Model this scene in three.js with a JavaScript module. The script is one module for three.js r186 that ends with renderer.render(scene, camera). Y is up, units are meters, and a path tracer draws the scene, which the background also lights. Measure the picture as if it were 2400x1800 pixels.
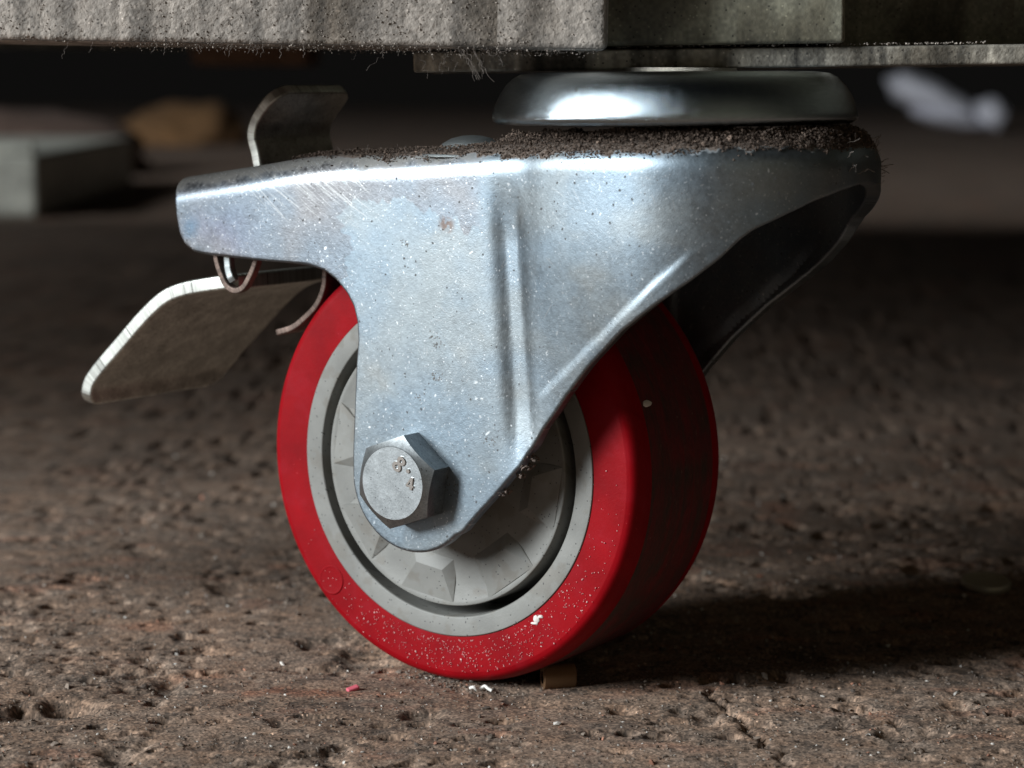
import * as THREE from 'three';
import { mergeGeometries, mergeVertices, toCreasedNormals } from 'three/addons/utils/BufferGeometryUtils.js';
import { RoundedBoxGeometry } from 'three/addons/geometries/RoundedBoxGeometry.js';
import { RectAreaLightUniformsLib } from 'three/addons/lights/RectAreaLightUniformsLib.js';
import { FontLoader } from 'three/addons/loaders/FontLoader.js';
import { TextGeometry } from 'three/addons/geometries/TextGeometry.js';
import { Brush, Evaluator, INTERSECTION } from 'three-bvh-csg';

// ---------- camera, light, exposure ----------
const scene = new THREE.Scene();
const camera = new THREE.PerspectiveCamera(18.59, 4 / 3, 0.01, 40);
camera.position.set(0.01164, 0.10214, 0.40238);
camera.up.set(-0.00766, 0.99162, -0.129);
camera.lookAt(0.01164 - 0.020862, 0.10214 - 0.129133, 0.40238 - 0.991408);
camera.focus = 0.378;
camera.userData.fStop = 24;

const renderer = new THREE.WebGLRenderer({ antialias: true });
renderer.toneMapping = THREE.LinearToneMapping;
renderer.toneMappingExposure = 1.0;
renderer.outputColorSpace = THREE.SRGBColorSpace;
renderer.shadowMap.enabled = true;
RectAreaLightUniformsLib.init();
scene.background = new THREE.Color().setRGB(0.0042, 0.0040, 0.0038);   // dim room around the cart

// daylight through a tall opening, front left of the cart
const WIN = { at: new THREE.Vector3(-2.6, 1.18, 1.25), w: 0.8, h: 1.35 };
const day = new THREE.RectAreaLight(new THREE.Color(0.93, 0.98, 1.0), 50, WIN.w, WIN.h);
day.position.copy(WIN.at); day.lookAt(0, 0.06, 0);
scene.add(day);

// ---------- helpers ----------
const V3 = (x, y, z) => new THREE.Vector3(x, y, z);
const MM = 0.001;
function rng(seed) { let s = seed >>> 0; return () => { s = (s + 0x6D2B79F5) >>> 0; let t = s; t = Math.imul(t ^ (t >>> 15), t | 1); t ^= t + Math.imul(t ^ (t >>> 7), t | 61); return ((t ^ (t >>> 14)) >>> 0) / 4294967296; }; }
const clamp = (x, a = 0, b = 1) => x < a ? a : x > b ? b : x;
const sm = (a, b, x) => { const t = clamp((x - a) / (b - a)); return t * t * (3 - 2 * t); };
const mix = (a, b, t) => a + (b - a) * t;
function hash2(x, y, s) { let h = Math.imul(x, 374761393) ^ Math.imul(y, 668265263) ^ Math.imul(s, 2147483647); h = Math.imul(h ^ (h >>> 13), 1274126177); h = Math.imul(h ^ (h >>> 15), 2246822519); return ((h ^ (h >>> 16)) >>> 0) / 4294967296; }
// value noise, period p (0 = none)
function vn(x, y, s = 1, p = 0) {
  let xi = Math.floor(x), yi = Math.floor(y); const fx = x - xi, fy = y - yi;
  const u = fx * fx * (3 - 2 * fx), v = fy * fy * (3 - 2 * fy);
  let x1 = xi + 1, y1 = yi + 1;
  if (p) { xi = ((xi % p) + p) % p; yi = ((yi % p) + p) % p; x1 = ((x1 % p) + p) % p; y1 = ((y1 % p) + p) % p; }
  const a = hash2(xi, yi, s), b = hash2(x1, yi, s), c = hash2(xi, y1, s), d = hash2(x1, y1, s);
  return a + (b - a) * u + (c - a) * v + (a - b - c + d) * u * v;
}
function fbm(x, y, s, o = 4, p = 0, g = 0.5) { let v = 0, a = 1, n = 0; for (let i = 0; i < o; i++) { v += a * vn(x, y, s + i, p); n += a; a *= g; x *= 2; y *= 2; p *= 2; } return v / n; }
function spline1(pts) {           // smooth y(x) through points
  const n = pts.length, m = pts.map((_, i) => { const a = pts[Math.max(0, i - 1)], b = pts[Math.min(n - 1, i + 1)]; return (b[1] - a[1]) / (b[0] - a[0]); });
  return x => {
    if (x <= pts[0][0]) return pts[0][1]; if (x >= pts[n - 1][0]) return pts[n - 1][1];
    let i = 0; while (x > pts[i + 1][0]) i++;
    const h = pts[i + 1][0] - pts[i][0], t = (x - pts[i][0]) / h, t2 = t * t, t3 = t2 * t;
    return (2 * t3 - 3 * t2 + 1) * pts[i][1] + (t3 - 2 * t2 + t) * h * m[i] + (-2 * t3 + 3 * t2) * pts[i + 1][1] + (t3 - t2) * h * m[i + 1];
  };
}
function tex(w, h, fn, srgb, opt = {}) {          // fn(x01, y01, out) writes 0..1
  const d = new Uint8Array(w * h * 4), o = [0, 0, 0];
  for (let j = 0; j < h; j++) for (let i = 0; i < w; i++) {
    fn((i + .5) / w, (j + .5) / h, o); const k = (j * w + i) * 4;
    d[k] = clamp(o[0]) * 255; d[k + 1] = clamp(o[1]) * 255; d[k + 2] = clamp(o[2]) * 255; d[k + 3] = 255;
  }
  const t = new THREE.DataTexture(d, w, h); t.magFilter = THREE.LinearFilter; t.minFilter = THREE.LinearMipmapLinearFilter; t.generateMipmaps = true;
  t.wrapS = opt.wrapS || THREE.RepeatWrapping; t.wrapT = opt.wrapT || THREE.RepeatWrapping;
  if (srgb) t.colorSpace = THREE.SRGBColorSpace; t.needsUpdate = true; return t;
}
function tag(o, label, category, extra = {}) { o.userData = { label, category, ...extra }; return o; }
function mesh(name, g, m, parent) { const o = new THREE.Mesh(g, m); o.name = name; o.castShadow = o.receiveShadow = true; parent.add(o); return o; }

// sheet metal: an outline (mm) with rounded edges, bent by map(u, v, depth) -> [x, y, z] in mm
function sheet(poly, { h, t, b, map, uvs = MM }) {
  let u0 = 1e9, u1 = -1e9, v0 = 1e9, v1 = -1e9;
  for (const [u, v] of poly) { u0 = Math.min(u0, u); u1 = Math.max(u1, u); v0 = Math.min(v0, v); v1 = Math.max(v1, v); }
  const N = poly.length;
  const near = (u, v) => {
    let best = 1e18, bu = 0, bv = 0, ins = false;
    for (let i = 0, j = N - 1; i < N; j = i++) {
      const ax = poly[j][0], ay = poly[j][1], bx = poly[i][0], by = poly[i][1];
      const ex = bx - ax, ey = by - ay, l = ex * ex + ey * ey || 1e-12; const k = clamp(((u - ax) * ex + (v - ay) * ey) / l);
      const px = ax + ex * k, py = ay + ey * k, dd = (u - px) ** 2 + (v - py) ** 2;
      if (dd < best) { best = dd; bu = px; bv = py; }
      if ((ay > v) !== (by > v) && u < (bx - ax) * (v - ay) / (by - ay) + ax) ins = !ins;
    }
    return [Math.sqrt(best) * (ins ? -1 : 1), bu, bv];
  };
  const nu = Math.ceil((u1 - u0) / h) + 3, nv = Math.ceil((v1 - v0) / h) + 3, U = i => u0 - h + i * h + 1e-4, W = j => v0 - h + j * h + 1e-4;
  const D = new Float64Array(nu * nv);
  for (let j = 0; j < nv; j++) for (let i = 0; i < nu; i++) D[j * nu + i] = near(U(i), W(j))[0] + b;
  const verts = [], key = new Map(), tris = [], isB = [];
  const gv = (i, j) => { const k = 'g' + i + ',' + j; if (!key.has(k)) { key.set(k, verts.length); verts.push([U(i), W(j)]); isB.push(false); } return key.get(k); };
  const ev = (i, j, i2, j2) => {
    const k = i < i2 || j < j2 ? `e${i},${j},${i2},${j2}` : `e${i2},${j2},${i},${j}`;
    if (!key.has(k)) {
      const a = D[j * nu + i], c = D[j2 * nu + i2], f = a / (a - c); let u = mix(U(i), U(i2), f), v = mix(W(j), W(j2), f);
      for (let q = 0; q < 3; q++) { const [d, cu, cv] = near(u, v); const l = Math.abs(d) || 1e-9, nx = (u - cu) / l * Math.sign(d), ny = (v - cv) / l * Math.sign(d), e = d + b; u -= nx * e; v -= ny * e; }
      key.set(k, verts.length); verts.push([u, v]); isB.push(true);
    }
    return key.get(k);
  };
  for (let j = 0; j < nv - 1; j++) for (let i = 0; i < nu - 1; i++) {
    const c = [[i, j], [i + 1, j], [i + 1, j + 1], [i, j + 1]], p = [];
    for (let k = 0; k < 4; k++) {
      const a = c[k], q = c[(k + 1) % 4], da = D[a[1] * nu + a[0]], dq = D[q[1] * nu + q[0]];
      if (da <= 0) p.push(gv(...a));
      if ((da <= 0) !== (dq <= 0)) p.push(ev(...a, ...q));
    }
    for (let k = 1; k + 1 < p.length; k++) if (p[0] !== p[k] && p[k] !== p[k + 1] && p[0] !== p[k + 1]) tris.push([p[0], p[k], p[k + 1]]);
  }
  const half = new Set(); for (const f of tris) for (let k = 0; k < 3; k++) half.add(f[k] + ',' + f[(k + 1) % 3]);
  const edges = []; for (const e of half) { const [a, c] = e.split(',').map(Number); if (!half.has(c + ',' + a)) edges.push([a, c]); }
  const bset = [...new Set(edges.flat())], bi = new Map(bset.map((x, i) => [x, i]));
  const bn = bset.map(x => { const [u, v] = verts[x]; const [d, cu, cv] = near(u, v); const l = Math.abs(d) || 1e-9; return [(cu - u) / l, (cv - v) / l]; });
  const layers = []; const K = 4;
  for (let k = 1; k <= K; k++) { const a = k / K * Math.PI / 2; layers.push([b * Math.sin(a), b * (1 - Math.cos(a))]); }
  for (let k = K; k >= 1; k--) { const a = k / K * Math.PI / 2; layers.push([b * Math.sin(a), t - b * (1 - Math.cos(a))]); }
  const pos = [], uv = [], idx = [], n0 = verts.length, nb = bset.length;
  const put = (u, v, w) => { const p = map(u, v, w); pos.push(p[0] * MM, p[1] * MM, p[2] * MM); uv.push(u * uvs, v * uvs); };
  for (const [u, v] of verts) put(u, v, 0);
  for (const [u, v] of verts) put(u, v, t);
  for (const [o, w] of layers) bset.forEach((x, i) => put(verts[x][0] + bn[i][0] * o, verts[x][1] + bn[i][1] * o, w));
  for (const f of tris) { idx.push(...f); idx.push(f[0] + n0, f[2] + n0, f[1] + n0); }
  const row = k => k < 0 ? i => bset[i] : k >= layers.length ? i => bset[i] + n0 : i => 2 * n0 + k * nb + i;
  for (const [a, c] of edges) { const i = bi.get(a), j = bi.get(c); for (let k = -1; k < layers.length; k++) { const r = row(k), s = row(k + 1); idx.push(r(i), s(i), r(j), r(j), s(i), s(j)); } }
  const g = new THREE.BufferGeometry(); g.setAttribute('position', new THREE.Float32BufferAttribute(pos, 3)); g.setAttribute('uv', new THREE.Float32BufferAttribute(uv, 2)); g.setIndex(idx);
  // outward orientation: compare one face with its depth direction
  const f = tris[Math.floor(tris.length / 2)], A = map(...verts[f[0]], 0), B = map(...verts[f[1]], 0), C = map(...verts[f[2]], 0), In = map(...verts[f[0]], t);
  const nrm = V3(B[0] - A[0], B[1] - A[1], B[2] - A[2]).cross(V3(C[0] - A[0], C[1] - A[1], C[2] - A[2]));
  if (nrm.dot(V3(In[0] - A[0], In[1] - A[1], In[2] - A[2])) > 0) { const ix = g.index.array; for (let k = 0; k < ix.length; k += 3) { const q = ix[k]; ix[k] = ix[k + 1]; ix[k + 1] = q; } }
  g.computeVertexNormals(); return g;
}
// a bent strip: profile in x,y (mm) extruded along z
function bentStrip(profile, outline, { t, b = .35, h = .7, samples = 400 }) {
  const c = new THREE.CatmullRomCurve3(profile.map(([x, y]) => V3(x, y, 0)), false, 'centripetal'); const L = c.getLength(), P = [];
  c.arcLengthDivisions = 600; for (let i = 0; i <= samples; i++) P.push(c.getPointAt(i / samples));
  const at = s => { const f = clamp(s / L) * samples, i = Math.min(samples - 1, Math.floor(f)), k = f - i; return [mix(P[i].x, P[i + 1].x, k), mix(P[i].y, P[i + 1].y, k)]; };
  return sheet(outline(L), { h, t, b, map: (s, z, w) => { const p = at(s), a = at(Math.max(0, s - 1)), q = at(Math.min(L, s + 1)); let tx = q[0] - a[0], ty = q[1] - a[1]; const l = Math.hypot(tx, ty) || 1; tx /= l; ty /= l; return [p[0] + ty * w, p[1] - tx * w, z]; } });
}
function roundRect(u0, u1, v0, v1, r) {       // r: [r00, r10, r11, r01]
  const p = [], arc = (cx, cy, q, a0) => { for (let i = 0; i <= 8; i++) { const a = a0 + i / 8 * Math.PI / 2; p.push([cx + q * Math.cos(a), cy + q * Math.sin(a)]); } };
  arc(u0 + r[0], v0 + r[0], r[0], Math.PI); arc(u1 - r[1], v0 + r[1], r[1], 1.5 * Math.PI); arc(u1 - r[2], v1 - r[2], r[2], 0); arc(u0 + r[3], v1 - r[3], r[3], Math.PI / 2); return p;
}
const lathe = (pts, seg = 128) => { const g = new THREE.LatheGeometry(pts.map(([r, y]) => new THREE.Vector2(r * MM, y * MM)), seg); return g; };
function boxAt(x0, x1, y0, y1, z0, z1, r = 1) { const g = new RoundedBoxGeometry((x1 - x0) * MM, (y1 - y0) * MM, (z1 - z0) * MM, 3, r * MM); g.translate((x0 + x1) / 2 * MM, (y0 + y1) / 2 * MM, (z0 + z1) / 2 * MM); return g; }
function metricUV(g, s = 1) {      // box mapping in metres
  const n = g.attributes.normal, p = g.attributes.position, uv = new Float32Array(p.count * 2);
  for (let i = 0; i < p.count; i++) { const ax = Math.abs(n.getX(i)), ay = Math.abs(n.getY(i)), az = Math.abs(n.getZ(i)); let a, b; if (az >= ax && az >= ay) { a = p.getX(i); b = p.getY(i); } else if (ax >= ay) { a = p.getZ(i); b = p.getY(i); } else { a = p.getX(i); b = p.getZ(i); } uv[2 * i] = a * s; uv[2 * i + 1] = b * s; }
  g.setAttribute('uv', new THREE.BufferAttribute(uv, 2)); return g;
}

// ---------- floor ----------
const R = 37.5;                    // wheel radius, mm
function pits(X, Z) {               // scattered rounded holes
  let d = 0;
  for (const [cell, seed, thr, rad, dep] of [[8, 901, .74, 1.8, 1.7], [3.6, 911, .84, .9, .8]]) {
    const ci = Math.floor(X / cell), cj = Math.floor(Z / cell), cl = fbm(X / 30 + seed, Z / 22, seed, 2);
    for (let j = -1; j <= 1; j++) for (let i = -1; i <= 1; i++) {
      const a = ci + i, b = cj + j; if (hash2(a, b, seed) < thr + (.5 - cl) * 2.2) continue;
      const px = (a + .15 + .7 * hash2(a, b, seed + 1)) * cell, pz = (b + .15 + .7 * hash2(a, b, seed + 2)) * cell, rr = rad * (.45 + .8 * hash2(a, b, seed + 3));
      const q = Math.hypot((X - px) / (rr * 1.35), (Z - pz) / rr) + (vn(X / .9, Z / .9, seed + 4) - .5) * .7; d += dep * (.5 + .5 * hash2(a, b, seed + 5)) * sm(1.1, .45, q);
    }
  }
  return d;
}
function floorHeight(x, z) {       // metres in, metres out
  const X = x * 1000, Z = z * 1000, far = Math.hypot(x, z);
  let h = (fbm(X / 38 + 7, Z / 30 + 3, 11, 3) - .5) * 1.5;
  h += (fbm(X / 7, Z / 6, 21, 3) - .5) * .38;
  const p = fbm(X / 11 + 40, Z / 8 + 9, 31, 4); h -= sm(.62, .78, p) * 1.2;
  const p2 = fbm(X / 3.4, Z / 2.8, 41, 3); h -= sm(.68, .82, p2) * .45;
  h += (vn(X / 1.3, Z / 1.2, 51) - .5) * .08;
  // crater with crumbled rim, trowel ridge, crack
  const c1 = Math.hypot((X + 71) / 9, (Z - 31) / 7) + (fbm(X / 5, Z / 4, 61, 3) - .5) * 1.1; h -= sm(1.05, .3, c1) * 1.9;
  const c2 = Math.hypot((X + 30) / 9, (Z - 2) / 3) + (fbm(X / 4, Z / 3, 63, 3) - .5) * 1.2; h -= sm(1.0, .5, c2) * 1.5;
  const ck = Math.abs(X - 41 - (Z - 27) * .22 + (vn(Z / 3, 1, 71) - .5) * 5); h -= sm(.9, .2, ck) * sm(12, 20, Z) * .9;
  h -= pits(X, Z);
  const w = sm(5, 22, Math.hypot(X, Z * .8));           // worn flat where the wheel stands
  h = mix(Math.min(h, 0) * .25 - .05, h, w);
  return (h - .15) * MM * (far > 1.2 ? .6 : 1);
}
{
  const axis = (lo, d0, d1, hi, step, grow) => { const a = []; for (let x = d0; x <= d1 + 1e-9; x += step) a.push(x); let s = step, x = a[0]; const L = []; while (x > lo) { s *= grow; x -= s; L.push(x); } s = step; x = a[a.length - 1]; const H = []; while (x < hi) { s *= grow; x += s; H.push(x); } return [...L.reverse(), ...a, ...H]; };
  const xs = axis(-5, -.1, .13, 5, .00065, 1.035), zs = axis(-8, -.11, .085, 3.5, .00065, 1.03);
  const nx = xs.length, nz = zs.length, pos = new Float32Array(nx * nz * 3), uv = new Float32Array(nx * nz * 2), col = new Float32Array(nx * nz * 3), idx = new Uint32Array((nx - 1) * (nz - 1) * 6);
  for (let j = 0; j < nz; j++) for (let i = 0; i < nx; i++) {
    const k = j * nx + i, x = xs[i], z = zs[j], X = x * 1000, Z = z * 1000;
    pos[3 * k] = x; pos[3 * k + 1] = floorHeight(x, z); pos[3 * k + 2] = z; uv[2 * k] = x; uv[2 * k + 1] = -z;
    let m = .72 + .56 * fbm(X / 55 + 3, Z / 40 + 8, 81, 4);
    const grey = fbm(X / 30 + 90, Z / 22, 83, 3), rust = sm(.60, .78, fbm(X / 16 + 5, Z / 7, 85, 4)) * .45 + sm(1, .3, Math.hypot((X + 30) / 18, (Z - 20) / 4) + (fbm(X / 4, Z / 3, 87, 2) - .5)) * .8;
    col[3 * k] = m * mix(1, 1.12, rust) * mix(1, .9, grey * .4); col[3 * k + 1] = m * mix(1, .74, clamp(rust)); col[3 * k + 2] = m * mix(1, .62, clamp(rust)) * mix(1, 1.08, grey * .5);
  }
  let q = 0; for (let j = 0; j < nz - 1; j++) for (let i = 0; i < nx - 1; i++) { const a = j * nx + i, b = a + 1, c = a + nx, d = c + 1; idx[q++] = a; idx[q++] = c; idx[q++] = b; idx[q++] = b; idx[q++] = c; idx[q++] = d; }
  const g = new THREE.BufferGeometry(); g.setAttribute('position', new THREE.BufferAttribute(pos, 3)); g.setAttribute('uv', new THREE.BufferAttribute(uv, 2)); g.setAttribute('color', new THREE.BufferAttribute(col, 3)); g.setIndex(new THREE.BufferAttribute(idx, 1)); g.computeVertexNormals();
  const S = 2048, T = .17;
  const ct = tex(S, S, (x, y, o) => {
    const a = fbm(x * 24, y * 24, 101, 5, 24, .62), b = vn(x * 420, y * 380, 111, 0), c = vn(x * 900, y * 900, 113);
    let v = .50 + (a - .5) * .24 + (b - .5) * .30 + (c - .5) * .26;
    const d = fbm(x * 64, y * 64, 121, 3, 64); v *= 1 - .28 * sm(.62, .80, d);
    const w = hash2(Math.floor(x * 700), Math.floor(y * 700), 131); if (w > .9955) v = .72 + .3 * hash2(Math.floor(x * 700), 3, 5); if (w < .012) v *= .45;
    const t = fbm(x * 40, y * 40, 141, 3, 40);
    o[0] = v * mix(1.03, 1.0, t) * .98; o[1] = v * mix(.88, .95, t) * .98; o[2] = v * mix(.76, .90, t) * .98;
  }, true);
  const bt = tex(S, S, (x, y, o) => {
    const a = fbm(x * 48, y * 48, 151, 5, 48, .66), d = fbm(x * 64, y * 64, 121, 3, 64), b = vn(x * 520, y * 480, 111);
    const v = .35 + .5 * a + .18 * (b - .5) - .4 * sm(.62, .76, d); o[0] = o[1] = o[2] = v;
  }, false);
  for (const t of [ct, bt]) t.repeat.set(1 / T, 1 / T);
  const m = new THREE.MeshStandardMaterial({ map: ct, bumpMap: bt, bumpScale: .00024, vertexColors: true, roughness: .93 });
  m.color.setRGB(1.0, .84, .73);
  const f = mesh('floor', g, m, scene); f.userData = { kind: 'structure', label: 'rough brown earthen floor with pits and grit' };
}

// ---------- metals ----------
const XK = 36.1, XS = 42, RS = 27, um = XS + RS * Math.PI / 2, ZP = 24.8, TH = 2.5, RF = 4.5;
const yTop = spline1([[-52, 84.6], [-35, 87.1], [-19, 89.4], [0, 90.4], [18, 91.8], [36, 92.8], [60, 93], [um, 93]]);
const forkMap = (() => {
  const U0 = -55, U1 = um, V0 = 20, V1 = 120, W = 1600, H = 1152;
  const cols = new Float32Array(W * H * 3), rm = new Float32Array(W * H * 2);
  const rnd = rng(5);
  // long scratches on the arm and flecks
  const scr = []; for (let i = 0; i < 46; i++) scr.push([-34 + rnd() * 24, 88 - rnd() * 8, 3 + rnd() * 8, .5 + .25 * rnd(), .05 + .1 * rnd(), rnd()]);
  for (let i = 0; i < 120; i++) scr.push([-48 + rnd() * 100, 28 + rnd() * 62, .6 + rnd() * 2.5, rnd() * 3.1, .05, rnd()]);
  const P = (i, j) => [U0 + (i + .5) / W * (U1 - U0), V0 + (j + .5) / H * (V1 - V0)];
  for (let j = 0; j < H; j++) for (let i = 0; i < W; i++) {
    const [u, v] = P(i, j), k = j * W + i;
    const n1 = fbm(u / 9 + 3, v / 9, 201, 4), n2 = fbm(u / 3, v / 3 + 9, 203, 4), n3 = vn(u / .5, v / .5, 205), n4 = vn(u / .22, v / .22, 206);
    // matte passivated zinc
    let c = [.64, .72, .765], ro = .37, me = 1;
    const bl = sm(.50, .68, n1); c = [mix(c[0], .58, bl), mix(c[1], .68, bl), mix(c[2], .755, bl)];
    const yl = sm(.58, .75, fbm(u / 7 + 50, v / 9 + 20, 207, 4)); c = [mix(c[0], .72, yl * .35), mix(c[1], .72, yl * .35), mix(c[2], .68, yl * .35)];
    // polished grey band along the top of the leg and on the arm, with a ragged edge
    const gEdge = mix(81.5, 78.5, sm(2, 9, u)) + (fbm(u / 2.2, 1, 209, 4) - .5) * 5.2, band = sm(-.25, .25, v - gEdge) * sm(15, 12, u) * sm(-13.5, -12.5, u + (n2 - .5) * 4);
    const aEdge = -13.5 + (fbm(v / 2.4, 7, 211, 4) - .5) * 7 - Math.max(0, 74 - v) * .2, arm = sm(.3, -.3, u - aEdge);
    const g = Math.max(band, arm); c = [mix(c[0], .57, g), mix(c[1], .58, g), mix(c[2], .61, g)]; ro = mix(ro, .30, g);
    const vi = arm * sm(1.2, .1, Math.hypot((u + 39) / 11, (v - 77) / 5.5) + (n1 - .5) * 1.3); c = [mix(c[0], .50, vi * .8), mix(c[1], .54, vi * .8), mix(c[2], .70, vi * .8)];
    const cy = arm * sm(1.1, .0, Math.hypot((u + 46.5) / 3, (v - 76.5) / 3.5) + (n2 - .5) * 1.2) * .7; c = [mix(c[0], .30, cy), mix(c[1], .50, cy), mix(c[2], .72, cy)];
    // blue passivation tint of the zinc, in soft patches
    const b2 = .6 * sm(.28, .80, fbm(u / 10 + 11, v / 8, 213, 3)); c = [mix(c[0], .50, b2 * .85), mix(c[1], .68, b2 * .85), mix(c[2], .86, b2 * .85)];
    // rust freckles
    const ru = sm(1, .3, Math.hypot((u - 7.5) / 2.4, (v - 79) / 2.2) + (n2 - .5) * 1.1) * (n3 > .42 ? 1 : .25); c = [mix(c[0], .40, ru * .75), mix(c[1], .25, ru * .75), mix(c[2], .18, ru * .75)]; me = mix(me, .5, ru);
    const m = .92 + .10 * n3 + .14 * (n4 - .5) + .12 * (n2 - .5); ro += (n3 - .5) * .05 + (n2 - .5) * .05;
    // dust on top, clinging a little over the shoulder
    const vt = yTop(u) - RF, du = sm(0, .8, v - vt - mix(mix(3.2, 2.2, sm(12, 20, u)), 3.2, sm(46, 58, u)) - Math.max(0, -6 - u) * .12 + (fbm(u / 1.8, v / 2, 215, 4) - .5) * 3.2) * sm(-34, -18, u);
    const film = sm(1.6, 3.4, v - vt + (n2 - .5) * 2.4 + (n3 - .5) * .8) * sm(16, 8, u) * (1 - du); c = [mix(c[0], .60, film), mix(c[1], .60, film), mix(c[2], .58, film)]; me = mix(me, .25, film); ro = mix(ro, .7, film);
    c = [mix(c[0] * m, .095 + .05 * n3, du), mix(c[1] * m, .075 + .04 * n3, du), mix(c[2] * m, .062 + .035 * n3, du)];
    me = mix(me, 0, du); ro = mix(ro, .95, du);
    cols.set(c.map(x => x * mix(.40, 1, du)), k * 3); rm[2 * k] = ro + .07 * (1 - du); rm[2 * k + 1] = me;
  }
  const spot = (u, v, ru, rv, a, c, ro, me, al) => {
    const i0 = Math.floor((u - ru * 1.5 - U0) / (U1 - U0) * W), i1 = Math.ceil((u + ru * 1.5 - U0) / (U1 - U0) * W), r = Math.max(ru, rv) * 1.5;
    for (let j = Math.max(0, Math.floor((v - r - V0) / (V1 - V0) * H)); j < Math.min(H, Math.ceil((v + r - V0) / (V1 - V0) * H)); j++) for (let i = Math.max(0, Math.floor((u - r - U0) / (U1 - U0) * W)); i < Math.min(W, Math.ceil((u + r - U0) / (U1 - U0) * W)); i++) {
      const [x, y] = P(i, j), dx = (x - u) * Math.cos(a) + (y - v) * Math.sin(a), dy = -(x - u) * Math.sin(a) + (y - v) * Math.cos(a); const d = Math.hypot(dx / ru, dy / rv); if (d > 1.3) continue;
      const f = sm(1.3, .7, d) * al, k = j * W + i; for (let q = 0; q < 3; q++) cols[3 * k + q] = mix(cols[3 * k + q], c[q], f); rm[2 * k] = mix(rm[2 * k], ro, f); rm[2 * k + 1] = mix(rm[2 * k + 1], me, f);
    }
  };
  for (const [u, v, l, a, w, t] of scr) spot(u, v, l / 2, w, -a, [.5, .52, .53], .35, 1, .25 + .3 * t);
  for (let i = 0; i < 7500; i++) { const u = -50 + rnd() * 130, v = 24 + rnd() * 66, s = .055 + .085 * rnd() * rnd() + (rnd() > .98 ? .09 : 0), al = (.3 + .65 * rnd() * rnd()) * (u > 21 ? .7 : 1); spot(u, v, s * (1 + 1.6 * rnd() * rnd()), s * (.5 + .5 * rnd()), rnd() * 3, [.80, .83, .85], .3 + rnd() * .3, .7, al); }  // pale flecks: glints of the zinc painted into the colour
  for (let i = 0; i < 620; i++) { const u = -50 + rnd() * 130, v = 24 + rnd() * 66, s = .07 + .12 * rnd(); spot(u, v, s, s * (.5 + rnd()), rnd() * 3, [.06, .06, .06], .8, 0, .85); }
  for (let q = 0; q < 9; q++) { const u = -8 + rnd() * 26, v = 32 + rnd() * 50; for (let i = 0; i < 9; i++) spot(u + (rnd() - .5) * 2.2, v + (rnd() - .5) * 1.4, .12 + .1 * rnd(), .08, rnd() * 3, [.1, .09, .08], .8, 0, .9); }
  const opt = { wrapS: THREE.MirroredRepeatWrapping, wrapT: THREE.ClampToEdgeWrapping };
  const lin2s = x => x <= .0031308 ? 12.92 * x : 1.055 * Math.pow(x, 1 / 2.4) - .055;
  const ct = tex(W, H, (x, y, o) => { const k = Math.min(H - 1, Math.floor(y * H)) * W + Math.min(W - 1, Math.floor(x * W)); for (let q = 0; q < 3; q++) o[q] = lin2s(clamp(cols[3 * k + q])); }, true, opt);
  const rt = tex(W, H, (x, y, o) => { const k = Math.min(H - 1, Math.floor(y * H)) * W + Math.min(W - 1, Math.floor(x * W)); o[0] = 0; o[1] = rm[2 * k]; o[2] = rm[2 * k + 1]; }, false, opt);
  for (const t of [ct, rt]) { t.repeat.set(1000 / (U1 - U0), 1000 / (V1 - V0)); t.offset.set(-U0 / (U1 - U0), -V0 / (V1 - V0)); }
  return { ct, rt };
})();
const peel = tex(1024, 1024, (x, y, o) => { o[0] = o[1] = o[2] = .5 + .6 * (fbm(x * 60, y * 60, 301, 4, 60, .7) - .5) + .25 * (vn(x * 260, y * 260, 303) - .5); }, false); peel.repeat.set(30, 30);
const zinc = new THREE.MeshStandardMaterial({ map: forkMap.ct, roughnessMap: forkMap.rt, metalnessMap: forkMap.rt, roughness: 1, metalness: 1, bumpMap: peel, bumpScale: .000022 });
const plainTex = (seed, base, vary, sc = 40) => tex(512, 512, (x, y, o) => { const n = fbm(x * 20, y * 20, seed, 5, 20, .6), k = vn(x * 220, y * 220, seed + 9), f = 1 + (n - .5) * vary + (k - .5) * vary * .5; for (let q = 0; q < 3; q++) o[q] = base[q] * f; if (hash2(Math.floor(x * 300), Math.floor(y * 300), seed) > .994) o[0] = o[1] = o[2] = .15; }, true);
const rep = (t, n) => { t.repeat.set(n, n); return t; };
const zincPlain = new THREE.MeshStandardMaterial({ map: rep(plainTex(401, [.66, .685, .69], .35), 18), roughness: .48, metalness: 1, bumpMap: peel, bumpScale: .00004 });
const zincCap = new THREE.MeshStandardMaterial({ map: rep(plainTex(403, [.66, .71, .74], .35), 12), roughness: .17, metalness: 1, bumpMap: peel, bumpScale: .00002 });
const leverSteel = new THREE.MeshStandardMaterial({ map: rep(plainTex(411, [.80, .81, .79], .4), 18), roughness: .42, metalness: 1, bumpMap: peel, bumpScale: .00003 });
const markSteel = new THREE.MeshStandardMaterial({ color: new THREE.Color().setRGB(.75, .74, .72), roughness: .22, metalness: 1 });
const darkSteel = new THREE.MeshStandardMaterial({ map: rep(plainTex(405, [.64, .62, .58], .5), 20), roughness: .42, metalness: 1, bumpMap: peel, bumpScale: .00006 });
const rustySpring = new THREE.MeshStandardMaterial({ map: rep(plainTex(407, [.44, .38, .35], .6), 30), roughness: .55, metalness: .7 });
const boltSteel = new THREE.MeshStandardMaterial({ map: rep(plainTex(409, [.60, .62, .63], .3), 30), roughness: .42, metalness: 1, bumpMap: peel, bumpScale: .000018 });

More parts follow.
